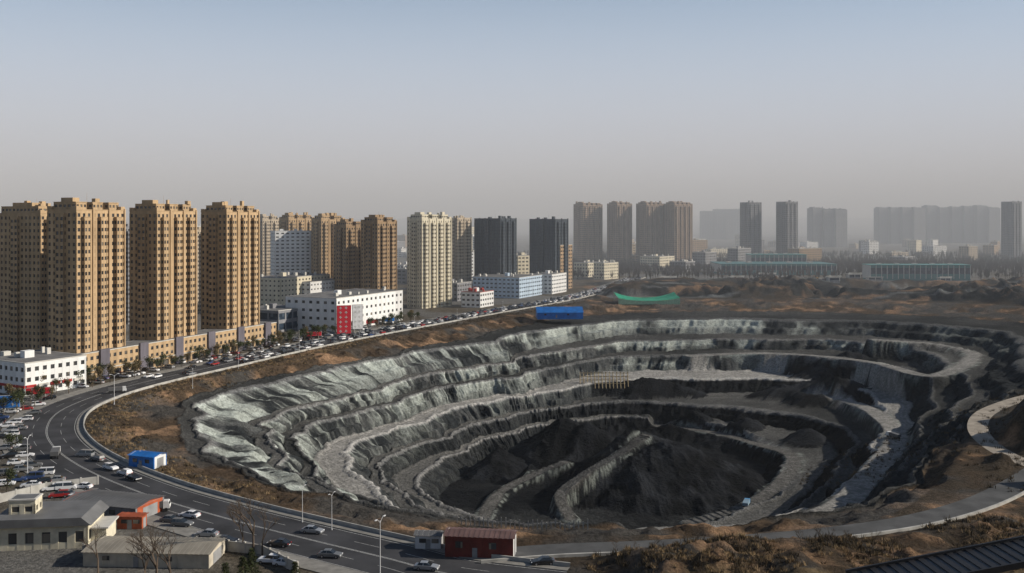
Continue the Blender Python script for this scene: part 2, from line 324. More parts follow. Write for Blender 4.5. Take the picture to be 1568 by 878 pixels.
# ------------------------------------------------------------ roads & markings
def normals(p):
    t=np.gradient(p,axis=0); t/=np.linalg.norm(t,axis=1)[:,None]+1e-9; return np.stack([-t[:,1],t[:,0]],1),t
def ribbon(name,p,o0,o1,z,mt,thick=0,dash=None):
    nn,_=normals(p); a=p+nn*o0; b_=p+nn*o1; mb=MB()
    for i in range(len(p)-1):
        if dash and (i%dash[0])>=dash[1]: continue
        q=[a[i],a[i+1],b_[i+1],b_[i]]
        mb.poly([(c[0],c[1],z) for c in q][::-1] if o1>o0 else [(c[0],c[1],z) for c in q])
        if thick:
            for e0,e1 in((q[0],q[1]),(q[2],q[3])): mb.poly([(e0[0],e0[1],z-thick),(e1[0],e1[1],z-thick),(e1[0],e1[1],z),(e0[0],e0[1],z)])
    return mb.obj(name,[mt])
asph=mat('asphalt',(.045,.045,.048),.85,.4,.12,.2); paint=mat('road_paint',(.42,.42,.40),.6,.45,2)
pave=mat('pavement',(.22,.21,.19),.9,.25,.5); conc=mat('concrete',(.38,.37,.34),.9,.25,.4); dirtm=mat('packed_dirt',(.30,.26,.21),.95,.35,.3)
ribbon('main_road',main_road,-8.5,8.5,0.03,asph)
for o in (-8.0,8.0): ribbon('road_edge_line',main_road,o-.07,o+.07,0.036,paint)
ribbon('road_centre_line',main_road,-.25,-.1,0.036,paint); ribbon('road_centre_line',main_road,.1,.25,0.036,paint)
for o in (-4,4): ribbon('road_lane_line',main_road,o-.06,o+.06,0.036,paint,0,(4,2))
nn,tt=normals(main_road); i0=len(main_road)//3; side=np.sign(np.dot(C-main_road[i0],nn[i0]))
ribbon('pavement',main_road,-side*8.5,-side*13,0.15,pave,.12)
ribbon('pavement',main_road,side*8.5,side*10.5,0.15,pave,.12)
ribbon('parapet_wall',main_road,side*10.5,side*10.8,0.9,conc,.9)
ribbon('asphalt_road',near_road,-3.7,3.7,0.03,mat('old_asphalt',(.075,.075,.074),.85,.35,.2))
nn2,_=normals(near_road); sd=np.sign(np.dot(C-near_road[20],nn2[20]))
ribbon('road_edge_line',near_road,-sd*3.5,-sd*3.2,0.036,paint)
ribbon('parapet_wall',near_road,-sd*3.8,-sd*4.3,0.6,conc,.6)
ribbon('dirt_road',dirt_road,-3.0,3.0,0.03,dirtm)
ribbon('highway',far_road,-8,8,0.03,asph)

# ------------------------------------------------------------ buildings
A0=math.atan2(.934,.357)
def wallm(n,c,var=.2): return mat('wall_'+n,c,.85,var,.35,.2,stretch=(1,1,.22))
GL=glass_mat('window_glass',(.03,.031,.033),(.22,.19,.15))
GLB=glass_mat('window_glass_blue',(.02,.03,.045),(.12,.15,.18),2,3,.8)
ROOF=mat('roof_felt',(.16,.155,.15),.9,.25,.2); TRIM=mat('trim_white',(.55,.53,.48),.8,.1)
def block(mb,x0,x1,y0,y1,z0,z1,fh=3.0,sp=3.0,pw=1.1,sill=.95,head=.45,ins=.22,top=1.1):
    mb.box(x0+ins,x1-ins,y0+ins,y1-ins,z0,z1,1)
    n=max(1,int(round((z1-z0)/fh))); fh=(z1-z0)/n
    mb.box(x0,x1,y0,y1,z0,z0+sill,0)
    for k in range(1,n): mb.box(x0,x1,y0,y1,z0+k*fh-head,z0+k*fh+sill,0)
    mb.box(x0,x1,y0,y1,z1-head,z1+top-.3,0); mb.box(x0-.15,x1+.15,y0-.15,y1+.15,z1+top-.3,z1+top,2)
    mb.box(x0+.3,x1-.3,y0+.3,y1-.3,z1+top,z1+top+.02,3)
    pd=.04
    for a0,a1,ax in((x0,x1,0),(y0,y1,1)):
        L=a1-a0; m_=max(1,int(round(L/sp))); s=L/m_
        for k in range(m_+1):
            c=a0+k*s; h=pw/2
            lo=max(a0-pd,c-h); hi=min(a1+pd,c+h)
            if ax==0:
                mb.box(lo,hi,y0-pd,y0+ins+.1,z0,z1,0); mb.box(lo,hi,y1-ins-.1,y1+pd,z0,z1,0)
            else:
                mb.box(x0-pd,x0+ins+.1,lo,hi,z0,z1,0); mb.box(x1-ins-.1,x1+pd,lo,hi,z0,z1,0)
def rooftop(mb,La,Lb,H_,rs):
    for _ in range(rs.randint(2,5)):
        w=rs.uniform(1,3); x=rs.uniform(1,max(1.5,La-4)); y=rs.uniform(1,max(1.5,Lb-4)); mb.box(x,x+w,y,y+w*.8,H_,H_+rs.uniform(1.2,2.6),2)
    mb.tube((La*.5,Lb*.5,H_),(La*.5,Lb*.5,H_+4),.07,.04,2,4)
def tower(name,x,y,La,Lb,H_,wall,ang=A0,gl=None,bays=True,crown=True,base=None,sp=2.6,seed=0,trim=None,sill=1.05,head=.5,pw=1.35):
    rs=random.Random(seed+int(x*7)); mb=MB()
    block(mb,0,La,0,Lb,0,H_,2.95,sp,pw,sill,head)
    if bays:
        nb=max(2,int(La/8)); s=La/nb
        for k in range(nb):
            c=(k+.5)*s
            for (ya,yb) in((-1.5,.5),(Lb-.5,Lb+1.5)): block(mb,c-1.7,c+1.7,ya,yb,0,H_-3,2.95,1.7,.65,sill,head)
            for (ya,yb) in((-.5,.3),(Lb-.3,Lb+.5)): mb.box(c+s/2-.45 if k<nb-1 else La-.5,c+s/2+.45 if k<nb-1 else La+.1,ya,yb,0,H_+1.6,0)
            if k%2==0:
                for fl in range(1,int(H_/2.95)): mb.box(c+2.1,c+2.9,-.45,-.06,fl*2.95+.1,fl*2.95+.75,2)
        c=Lb/2
        for xa,xb in((-1.2,.5),(La-.5,La+1.2)): block(mb,xa,xb,c-2.3,c+2.3,0,H_-1.5,2.95,2.3,.9,sill,head)
    if crown:
        nb=max(2,int(La/9)); s=La/nb
        for k in range(nb):
            c=(k+.5)*s; block(mb,c-s*.32,c+s*.32,Lb*.12,Lb*.88,H_+1.1,H_+3.6,2.6,2.2,.8,top=.7)
            if k==0: mb.box(c-s*.2,c+s*.2,Lb*.3,Lb*.7,H_+4.3,H_+6.0,0)
        for xx in(0,La-2.2):
            for yy in (0,Lb-2.2): mb.box(xx-.05,xx+2.25,yy-.05,yy+2.25,H_+1.1,H_+2.5,0)
    rooftop(mb,La,Lb,H_+(4.3 if crown else 1.1),rs)
    if base: mb.box(-1.8,La+1.6,-1.9,Lb+1.9,0,3.6,4)
    return mb.obj(name,[wall,gl or GL,trim or wall,ROOF,base or wall],(x,y,0),ang)
def low(name,x,y,La,Lb,H_,wall,ang=A0,gl=None,fh=3.6,sp=4,pw=1.6,trim=None,z=0,seed=0,shop=None,sill=1.3,head=.9):
    rs=random.Random(seed+int(x*3)+int(y)); mb=MB()
    block(mb,0,La,0,Lb,0,H_,fh,sp,pw,sill,head,.25,.9)
    rooftop(mb,La,Lb,H_+.9,rs); rooftop(mb,La,Lb,H_+.9,rs); mb.box(La*.3,La*.3+4,Lb*.4,Lb*.4+3,H_+.9,H_+3.6,0)
    if shop:
        mb.box(-.5,-.08,-.3,Lb+.3,2.9,3.8,4)
        for k in range(int(La/5)): mb.box(.4+k*5,4.4+k*5,-.5,-.08,2.9,3.9,4 if k%3!=1 else 2)
    return mb.obj(name,[wall,gl or GL,trim or TRIM,ROOF,shop or wall],(x,y,z),ang)
tan=wallm('tan_render',(.44,.31,.18)); tan2=wallm('brown_render',(.34,.235,.14)); cream=wallm('cream',(.66,.60,.46),.12); white=wallm('white',(.74,.74,.72),.1); dk=wallm('slate',(.06,.072,.085)); bl=wallm('grey_brick',(.13,.12,.14)); beige=wallm('beige',(.48,.40,.30)); hz=wallm('grey',(.22,.22,.23)); bluew=wallm('pale_blue',(.45,.55,.65))
farw=wallm('far_brown',(.30,.22,.16))
ax=np.array([.357,.934]); bx=np.array([-.934,.357])
tw=np.array([-177.,398.])
tower('apartment_tower',tw[0],tw[1],27,15.5,69,tan,base=bl,seed=1)
p=tw+ax*47; tower('apartment_tower',p[0],p[1],27,15.5,69,tan,base=bl,seed=2)
p=tw+ax*97; tower('apartment_tower',p[0],p[1],27,15.5,69,tan,base=bl,seed=3)
tower('apartment_tower',X_at(62,450),450,24,30,68,tan,base=bl,seed=4)
p=tw+ax*(-3)-bx*3.2
mb=MB(); block(mb,0,138,0,13,4,10.4,3.2,3.2,1.6,1.1,.6); block(mb,0,138,-.4,13.2,0,4,4,5,1.2,.5,.9,.3,.3)
for k in range(6):
    c=12+k*23; mb.box(c,c+5,-1.0,0,0,12.2,4)
mb.obj('podium_building',[tan,GL,TRIM,ROOF,bl],(p[0],p[1],0),A0)
def tw_uv(name,u,d,La,Lb,vt,wall,ang=A0,crownh=6,**k):
    return tower(name,X_at(u,d),d,La,Lb,Z_at(vt,d)-(crownh if k.get('crown',True) else 2),wall,ang,**k)
a2=math.atan2(.8,.6)
tw_uv('apartment_tower',578,690,22,15,329,tan2,math.atan2(.85,.5))
tw_uv('apartment_tower',530,740,20,14,336,tan2,a2)
tw_uv('apartment_tower',492,800,26,12,327,tan,a2)
tw_uv('apartment_tower',442,830,28,12,326,tan,a2)
tw_uv('apartment_tower',402,900,20,12,328,beige,a2)
tw_uv('white_apartment_tower',646,733,34,15,325,cream,a2,pw=1.7,sill=1.2)
tw_uv('apartment_tower',700,880,20,10,332,beige,a2,crown=False)
tw_uv('slate_office_tower',766,880,24,30,333,dk,a2,gl=GLB,crown=False,seed=5)
tw_uv('slate_office_tower',850,930,22,30,334,dk,a2,gl=GLB,crown=False,seed=6)
tw_uv('white_office_tower',421,800,42,16,352,white,math.atan2(.45,.89),crown=False,bays=False,pw=1.9,sp=4,sill=1.3,head=.6)
tw_uv('apartment_tower',190,620,14,10,345,hz,A0,crown=False)
tw_uv('apartment_tower',302,700,16,10,350,beige,A0,crown=False)
for u,vt in((893,309),(945,308),(990,308),(1033,308)):
    tw_uv('apartment_tower',u,1450,30+(u%7)*2,22,vt,farw,math.atan2(.6,.8),sp=4)
for u,vt in((1147,309),(1203,308)): tw_uv('office_tower',u,1520,26,20,vt,hz,math.atan2(.5,.85),crown=False,sp=4)
tw_uv('office_tower',1550,1650,26,20,308,hz,math.atan2(.5,.85),crown=False,sp=4)
for u in (1245,1262,1280): tw_uv('apartment_tower',u,2500,34,26,317+(u%3),hz,math.atan2(.3,.95),sp=5,bays=False)
for u in list(range(1346,1405,18)): tw_uv('apartment_tower',u,2900,40,24,315+(u%3),hz,math.atan2(.3,.95),sp=5,bays=False)
for u in list(range(1420,1530,19)): tw_uv('apartment_tower',u,3000,42,26,314+(u%4),hz,math.atan2(.3,.95),sp=5,bays=False)
for u in (1075,1095,1112): tw_uv('office_building',u,3600,120,30,320+ (u%3)*3,hz,0.1,sp=9,bays=False,crown=False)
am=math.atan2(70,32)
low('shopping_mall',-104,580,76,37,19,white,am,fh=4.5,sp=5,pw=3.0,sill=1.8,head=1.3)
low('shopping_mall_annex',X_at(513,560)-36,575,34,30,12,hz,am,fh=5,sp=7,pw=1.2,gl=GLB)
low('low_rise_building',X_at(430,700),700,60,30,24,cream,am,pw=2.2)
low('low_rise_building',X_at(475,720),720,46,25,20,white,am,pw=2.2)
low('low_rise_building',X_at(735,740),740,24,16,11,white,am,trim=mat('red_fascia',(.4,.05,.04)))
low('low_rise_building',X_at(795,830),830,50,44,17,bluew,am,gl=GLB)
low('low_rise_building',X_at(845,880),880,36,20,17,white,am,gl=GLB)
low('low_rise_building',X_at(700,800),800,26,22,14,hz,am)
p=P(38,607)
low('shop_building',p[0],p[1],26,30,11.5,white,math.atan2(.85,.5),sp=3.2,pw=1.6,shop=mat('red_shop_sign',(.4,.03,.03)),seed=3,sill=1.2,head=1.0)
rs=random.Random(11)
for k in range(60):
    u=rs.uniform(-60,860); d=rs.uniform(900,2600)
    low('city_building',X_at(u,d),d,rs.uniform(25,60),rs.uniform(14,25),rs.choice([15,18,24,30,42,55]),rs.choice([cream,hz,beige,white,tan2]),am+rs.choice([0,0,-.5]),sp=5,seed=k)
for k in range(44):
    u=rs.uniform(870,1560); d=rs.uniform(1450,2600)
    low('city_building',X_at(u,d),d,rs.uniform(20,50),rs.uniform(14,25),rs.choice([10,14,18,24,30]),rs.choice([cream,hz,white,beige,tan2]),rs.choice([.5,.9]),sp=5,seed=k)
for u,d,La,Lb,h in((1010,1300,40,30,18),(1080,1350,34,20,22),(1050,1280,26,24,12),(900,1150,40,20,16),(1130,1400,44,16,26),(925,1100,30,14,18)):
    low('low_rise_building',X_at(u,d),d,La,Lb,h,rs.choice([beige,cream,hz]),.9,sp=4)
teal=mat('teal_cladding',(.05,.17,.17),.5,.1); tealr=mat('teal_roof',(.10,.30,.28),.5,.1)
def hall(name,x0,x1,y,D,h,roofm,wallm_,ang=0,z=0):
    mb=MB(); L=x1-x0; mb.box(0,L,0,D,-3,h*.35,0); mb.box(.3,L-.3,.3,D-.3,h*.35,h*.8,1); mb.box(0,L,0,D,h*.8,h,0)
    n=int(L/6)
    for k in range(n+1): c=k*L/n; mb.box(c-.35,c+.35,-.2,D+.2,0,h*.98,2)
    mb.prism([(-1,h),(L+1,h),(L+1,h+.5),(-1,h+.5)],-1,D+1,3)
    for k in range(5): mb.box(L*(.1+.18*k),L*(.1+.18*k)+5,D*.4,D*.6,h+.5,h+1.7,2)
    return mb.obj(name,[wallm_,GLB,TRIM,roofm],(x0,y,z),ang)
hall('teal_factory_hall',X_at(1104,1200),X_at(1280,1200),1200,70,11,teal,teal,-.02,2)
hall('teal_factory_hall',X_at(1333,1085),X_at(1486,1085),1085,24,15,tealr,teal,.0,2)
hall('teal_factory_hall',X_at(1150,1340),X_at(1235,1340),1340,30,20,tealr,teal,.0)
for u,v,L in((1235,442,14),(1270,446,10),(1300,441,12),(1160,425,22),(1330,430,16),(1010,432,18),(1120,436,12),(1390,440,14),(1440,432,12)):
    p=P(u,v); hall('site_shed',p[0],p[0]+L,p[1],6,3.5,TRIM,hz,.1,H(*p)+.2)
def shed(name,x,y,L,D,h,wm,rm,ang=0,z=0,pitch=.9,endm=None,door=True):
    mb=MB(); mb.box(0,L,0,D,-1 if z else 0,h,0)
    mb.poly([(0,0,h),(0,D,h),(0,D/2,h+pitch)],4); mb.poly([(L,0,h),(L,D/2,h+pitch),(L,D,h)],4)
    n=max(4,int(L/.9)); sl=pitch/(D/2)
    for sgn in (0,1):
        for k in range(n):
            xa=-.4+(L+.8)*k/n; xb=xa+(L+.8)/n*.55
            y0,y1=(-.4,D/2) if sgn==0 else (D+.4,D/2)
            za=h-.4*sl+.06; zb=h+pitch+.06
            mb.poly([(xa,y0,za),(xb,y0,za),(xb,y1,zb),(xa,y1,zb)][::1 if sgn==0 else -1],1)
            xc=-.4+(L+.8)*(k+1)/n
            mb.poly([(xb,y0,za-.07),(xc,y0,za-.07),(xc,y1,zb-.07),(xb,y1,zb-.07)][::1 if sgn==0 else -1],1)
    m_=int(L/1.2)
    for k in range(m_+1): c=L*k/m_; mb.box(c-.07,c+.07,-.07,0.02,.1,h-.1,0)
    mb.box(L,L+.05,D*.06,D*.94,.05,h*.98,4)
    if door:
        mb.box(L+.05,L+.09,D*.25,D*.75,0.05,h*.8,3); mb.box(L*.4,L*.4+1,-.12,-.08,0.05,2,3)
        for k in range(2): mb.box(L*(.15+.5*k),L*(.15+.5*k)+1.4,-.12,-.075,h*.45,h*.75,2)
    return mb.obj(name,[wm,rm,GL,mat('metal_door',(.25,.25,.25)),endm or wm],(x,y,z),ang)
blue=mat('blue_sheet',(.015,.16,.5),.55,.2,.3); greyr=mat('grey_sheet',(.14,.14,.14),.6,.2,.3); redm=mat('red_sheet',(.16,.028,.022),.6,.25,.5); orang=mat('rust_orange',(.36,.085,.035),.6,.25,.6); whitep=mat('white_panel',(.7,.7,.68),.6,.1,.5)
p=P(823,487); shed('blue_roof_shed',p[0],p[1],31,15,3.6,blue,blue,0.05,max(0,H(p[0]+15,p[1]+5)-.3)+.01,3.2)
p=P(682,853); shed('red_storage_shed',p[0],p[1],13.2,5,4.2,redm,mat('brown_sheet',(.15,.09,.08),.6,.2,.5),-.13,0,.5,whitep)
p=P(637,838); shed('white_kiosk',p[0],p[1]-1,5,3,2.8,whitep,greyr,-.1,0,.4)
p=P(192,715); shed('blue_roof_cabin',p[0]+1,p[1],8,5,3.2,blue,blue,-.35,0,.5,whitep)
p=P(95,790); shed('grey_roof_carport',p[0],p[1],19,10,3.2,hz,greyr,-.28,0,.6,orang)
p=P(183,808); shed('orange_container',p[0],p[1]-1,5.2,2.6,2.7,orang,orang,-.05,0,.05)
p=P(135,862); shed('long_workshop',p[0],p[1]-2,24,9,2.8,mat('wall_cream2',(.5,.45,.36)),mat('pale_sheet',(.30,.27,.22),.7,.2,.3),-.05,0,.6)
p=P(-20,845)
mb=MB(); block(mb,0,19,0,11,0,4.2,4.2,3.2,1.5,1.2,.8,.25,.5); mb.prism([(-.9,4.7),(19.9,4.7),(18,6.3),(1,6.3)],-.9,11.9,3); block(mb,3,8,3,7,6.3,8.2,2,2.5,1,.4,.4); mb.box(19,22,2,9,0,3.2,0); mb.box(18.9,22.5,1.6,9.4,3.2,3.5,2)
mb.obj('gatehouse',[mat('wall_cream3',(.6,.55,.42)),GL,TRIM,greyr],(p[0],p[1],0),.12)
def wall_line(name,pts,h=2.2,th_=.25,m_=conc):
    mb=MB()
    for (a,b_) in zip(pts[:-1],pts[1:]):
        d=math.dist(a,b_); n=max(1,int(d/3)); an=math.atan2(b_[1]-a[1],b_[0]-a[0]); c_,s_=math.cos(an),math.sin(an)
        def q(x,y,z): return (a[0]+x*c_-y*s_,a[1]+x*s_+y*c_,z)
        for k in range(n+1):
            x=d*k/n; i=len(mb.v); mb.box(x-.2,x+.2,-.2,.2,0,h+.25,0); mb.v[i:]=[q(*v) for v in mb.v[i:]]
        i=len(mb.v); mb.box(0,d,-th_/2,th_/2,0,h,0); mb.v[i:]=[q(*v) for v in mb.v[i:]]
    return mb.obj(name,[m_])
wall_line('courtyard_wall',[P(128,850),P(300,838),P(400,850),P(455,878)],2.0,.25,mat('wall_plaster',(.40,.38,.34),.9,.25,.5))
wall_line('courtyard_wall',[P(0,770),P(70,752),P(150,742)],2.0,.25,conc)
mb=MB()
for k in range(60):
    x=k*.5; mb.box(x,x+.3,0,2.6,0,.08,0)
    mb.box(x+.3,x+.5,0,2.6,-.02,.03,1)
mb.box(-.2,30.2,-.1,0,-.15,.15,0); mb.box(-.2,30.2,2.6,2.72,-.2,.2,0)
for k in range(8): mb.box(.2+k*4.1,.5+k*4.1,.3,.6,-9,-.02,1)
o=mb.obj('ribbed_shelter_roof',[mat('dark_metal',(.025,.025,.027),.5,.2),mat('dark_metal_gap',(.10,.10,.10),.5,.2)],(X_at(1340,46),46.3,Z_at(893,46)-.6),.0); o.rotation_euler=(0,math.radians(-9.5),.06)
mb=MB(); n=16; gp=P(947,464)
arc=lambda a: 1.6+4.6*abs(a/n*2-1)**2.2
for k in range(n):
    x0,x1=k*50/n,(k+1)*50/n
    mb.poly([(x0,0,-2),(x1,0,-2),(x1,0,arc(k+1)*.45),(x0,0,arc(k)*.45)],1)
    for j in range(6):
        g=lambda a,b:(a*50/n,b*24/6,arc(a)*(.5+.5*b/6)+.3*math.sin(b*1.5))
        mb.poly([g(k,j),g(k+1,j),g(k+1,j+1),g(k,j+1)],0)
for k in range(0,n+1,2): mb.tube((k*50/n,24,-3),(k*50/n,24,arc(k)),.15,.15,1,4)
mb.obj('green_canopy',[mat('green_sheet',(.015,.30,.17),.6,.25,.3),mat('green_pale',(.2,.35,.25))],(gp[0],gp[1],max(0,H(*gp))+.6),.05)
def billboard(x,y,w,h,zb,ang,m1,name='billboard',post=True,rs=random.Random(3)):
    mb=MB(); mb.box(0,w,-.25,0,zb,zb+h,0); mb.box(-.2,w+.2,0,.2,zb-.2,zb+h+.2,1)
    nr_=max(2,int(h/2.4))
    for r_ in range(nr_):
        for c in range(2):
            cx=w*(.25+.4*c); cz=zb+h*(r_+.5)/nr_; s=min(w*.13,h/nr_*.3)
            mb.box(cx-s,cx+s,-.30,-.26,cz-.12*s*2,cz+.12*s*2,2); mb.box(cx-.2*s,cx+.2*s,-.32,-.305,cz-s,cz+s,2)
            if rs.random()<.6: mb.box(cx-s*.8,cx+s*.5,-.30,-.26,cz+s*.6,cz+s*.85,2)
    if post: mb.tube((w*.2,.1,0),(w*.2,.1,zb),.2,.2,1); mb.tube((w*.8,.1,0),(w*.8,.1,zb),.2,.2,1)
    return mb.obj(name,[m1,conc,paint],(x,y,0),ang)
redp=mat('red_poster',(.5,.02,.035),.5,.1); bluep=mat('blue_poster',(.03,.2,.6),.5,.15)
billboard(X_at(516,560),560,8,16,1.0,.35,redp)
billboard(X_at(540,566),566,6,14,3,.5,mat('pale_poster',(.6,.6,.6)))
p=P(0,634); billboard(p[0],p[1],6,4,2,.3,bluep)
for u,v in((560,500),(585,497),(470,520),(40,612)): 
    p=P(u,v); billboard(p[0],p[1],8,2.2,1.8,.4,redp if u!=585 else bluep,'shop_sign')

# ------------------------------------------------------------ vehicles
tyre=mat('tyre',(.02,.02,.02),.8,.1); hub=mat('wheel_hub',(.4,.4,.42),.35,.05,metal=.8); carg=mat('car_glass',(.015,.018,.02),.06,.0,spec=.8); lampw=mat('headlamp',(.8,.8,.8),.2,0); lampr=mat('tail_lamp',(.4,.01,.01),.3,0)
def car_mesh(kind,pm_):
    mb=MB(); W=.9
    if kind=='sedan': body=[(-2.3,.3),(-2.35,.62),(-2.28,.88),(-1.9,.98),(-1.5,1.0),(.75,.98),(1.7,.86),(2.2,.72),(2.32,.5),(2.28,.28)]; gh=[(-1.75,.98),(-1.15,1.42),(.1,1.47),(.95,.97)]
    elif kind=='suv': body=[(-2.25,.38),(-2.3,.7),(-2.25,1.05),(1.0,1.08),(1.9,.98),(2.22,.8),(2.28,.5),(2.2,.36)]; gh=[(-2.2,1.05),(-1.95,1.62),(-.1,1.7),(.95,1.07)]
    else: body=[(-2.4,.35),(-2.45,.7),(-2.42,1.15),(1.6,1.12),(2.2,.95),(2.38,.6),(2.35,.34)]; gh=[(-2.4,1.12),(-2.3,1.9),(.9,1.92),(1.75,1.12)]
    secs=[(-W,.06,.93),(-W*.93,0,.99),(W*.93,0,.99),(W,.06,.93)]; n=len(body); base=len(mb.v)
    for (yy,up,s) in secs:
        for x,z in body: mb.v.append((x*(.985 if abs(yy)==W else 1),yy,z+(up if z<.5 else -up*.5)))
    for a in range(3):
        for k in range(n):
            k2=(k+1)%n; mb.f.append((base+a*n+k,base+a*n+k2,base+(a+1)*n+k2,base+(a+1)*n+k)); mb.m.append(0)
    mb.f.append(tuple(base+k for k in range(n))[::-1]); mb.m.append(0); mb.f.append(tuple(base+3*n+k for k in range(n))); mb.m.append(0)
    b0=len(mb.v); wb_,wt=.82,.62
    for s in (-1,1):
        for i,(x,z) in enumerate(gh): mb.v.append((x,s*(wb_ if i in(0,3) else wt),z))
    mb.f+=[(b0,b0+1,b0+2,b0+3)[::-1],(b0+4,b0+5,b0+6,b0+7),(b0,b0+4,b0+5,b0+1),(b0+2,b0+6,b0+7,b0+3)]; mb.m+=[1,1,1,1]
    x1,z1=gh[1];x2,z2=gh[2]
    mb.prism([(x1-.08,z1-.02),(x2+.1,z2-.03),(x2,z2+.03),(x1,z1+.04)],-wt-.02,wt+.02,0)
    for px in ((gh[1][0]+gh[2][0])/2,):
        for s in (-1,1): mb.poly([(px-.06,s*(wt+.012),z1),(px+.06,s*(wt+.012),z1),(px+.06,s*(wb_+.012),gh[0][1]),(px-.06,s*(wb_+.012),gh[0][1])],0)
    for wx in(-1.4,1.42):
        for s in(-1,1):
            mb.tube((wx,s*.70,.33),(wx,s*.915,.33),.33,.33,2,12); mb.tube((wx,s*.90,.33),(wx,s*.925,.33),.19,.19,3,8)
    fx=body[-2][0]
    for s in(-1,1): mb.box(fx-.16,fx+.0,s*.62-.2,s*.62+.2,.6,.72,4); mb.box(-2.36,-2.26,s*.66-.17,s*.66+.17,.72,.85,5)
    mb.box(-2.38,-2.30,-.3,.3,.45,.56,4)
    return mb.mesh('car_'+kind,[pm_,carg,tyre,hub,lampw,lampr])
paints=[mat('paint_white',(.75,.75,.75),.25,0,spec=.5),mat('paint_silver',(.4,.41,.42),.3,0,metal=.5),mat('paint_black',(.015,.015,.017),.2,0,spec=.5),mat('paint_grey',(.12,.125,.13),.3,0,spec=.5),mat('paint_red',(.3,.02,.02),.25,0,spec=.5),mat('paint_blue',(.03,.06,.16),.25,0,spec=.5)]
cars=[car_mesh(k,pp) for pp in paints for k in('sedan','suv','van')]
wts=[5,5,2]+[2,2,.5]+[5,4,.5]+[3,2,.5]+[1,.5,.2]+[1,.5,.2]
rc=random.Random(5)
def add_car(x,y,ang,name='parked_car',z=0.03): place(name,rc.choices(cars,wts)[0],(x,y,z),ang)
for off in(-6.4,-2.2,2.2,6.4):
    i=int(.27*len(main_road))+rc.randint(0,5)
    while i<len(main_road)-3:
        p=main_road[i]+nn[i]*off; a=math.atan2(tt[i][1],tt[i][0])+(math.pi if off>0 else 0)
        add_car(p[0],p[1],a+rc.uniform(-.03,.03),'parked_car' if abs(off)>5 else 'moving_car')
        dens=3.2 if p[1]>430 else (14 if abs(off)<5 else 9)
        i+=max(2,int(rc.uniform(.7,1.7)*dens))
i=40
while i<len(main_road)-6:
    if 300<main_road[i][1]<640 and rc.random()<.45:
        for o in (15.5,21):
            if rc.random()<.7:
                p=main_road[i]-nn[i]*side*o; add_car(p[0],p[1],math.atan2(nn[i][1],nn[i][0])+rc.choice([0,math.pi]))
    i+=1
def lot(pts,ang,jit=.3):
    for u,v in pts:
        p=P(u,v); add_car(p[0]+rc.uniform(-jit,jit),p[1]+rc.uniform(-jit,jit),ang+rc.uniform(-.08,.08)+rc.choice([0,math.pi]))
lot([(8,655),(22,650),(38,645),(5,672),(18,668),(4,690),(14,702),(24,712),(36,722),(50,716),(66,728),(28,738),(46,746),(62,742),(78,752),(12,728),(90,762),(104,750),(8,744),(40,700),(20,686),(34,690),(50,735),(84,738),(14,662),(30,658)],.3)
lot([(112,771),(128,748),(232,782),(262,800),(280,806),(430,836),(415,862),(438,866),(505,853),(98,760),(480,816),(130,700),(655,872),(290,792),(318,822),(345,832),(150,760),(205,770)],-.2)
lot([(170,720),(150,706),(192,728),(205,735)],-.6)
lot([(830,865)],.1)
lot([(80,598),(95,592),(110,590),(40,628),(60,622),(75,612),(52,634)],.5)
def truck_mesh(c1,c2):
    mb=MB(); mb.prism([(2.2,.9),(3.9,.9),(4.0,1.6),(3.6,2.9),(2.2,2.9)],-1.2,1.2,0); mb.prism([(3.66,1.9),(3.92,1.9),(3.66,2.7),(3.5,2.75)],-1.05,1.05,2)
    mb.prism([(-4,1.2),(1.9,1.2),(2.1,2.9),(1.9,2.9),(-4.2,2.6)],-1.3,1.3,1); mb.box(-3.9,3.8,-.5,.5,.7,1.15,3)
    for x in(-3,-1.7,3): 
        for s in(-1,1): mb.tube((x,s*.8,.55),(x,s*1.25,.55),.55,.55,3,12)
    return mb.mesh('truck',[c1,c2,carg,tyre])
tb=truck_mesh(mat('truck_blue',(.05,.25,.5),.4,.05),mat('truck_bed',(.2,.28,.34),.6,.1)); tw_=truck_mesh(whitep,mat('truck_bed2',(.12,.12,.12),.6,.1))
for u,v,z0,mm,a in((1143,788,-46,tb,1.2),(1368,672,-26,tw_,2),(1280,440,0,tw_,0),(1200,450,0,tw_,0)):
    p=P(u,v,z0); place('dump_truck',mm,(p[0],p[1],H(*p)+.1),a,.8)
for u,v,a in((85,700,1.9),(238,783,.2),(180,602,.4)):
    p=P(u,v); place('box_truck',tw_,(p[0],p[1],.03),a,.8)
def excavator():
    mb=MB()
    for s in(-1,1): mb.prism([(-2,.1),(-1.6,0),(1.6,0),(2,.1),(2.1,.5),(1.7,.9),(-1.7,.9),(-2.1,.5)],s*1.2-.3,s*1.2+.3,1)
    mb.box(-2,1.3,-1.3,1.3,1,2.1,0); mb.box(.2,1.6,.3,1.3,1.1,2.9,2); mb.tube((1,-.2,1.6),(3.6,-.2,4.6),.35,.28,0,4); mb.tube((3.6,-.2,4.6),(6,-.2,2.4),.28,.2,0,4); mb.prism([(5.7,2.5),(6.4,2.3),(6.2,1.2),(5.3,1.4)],-.8,.4,1)
    return mb.mesh('excavator',[mat('excavator_yellow',(.3,.17,.03),.5,.1),tyre,carg])
ex=excavator()
for u,v,z0,a in((1180,440,0,0),(1250,445,0,2)):
    p=P(u,v,z0); place('excavator',ex,(p[0],p[1],H(*p)),a,.8)

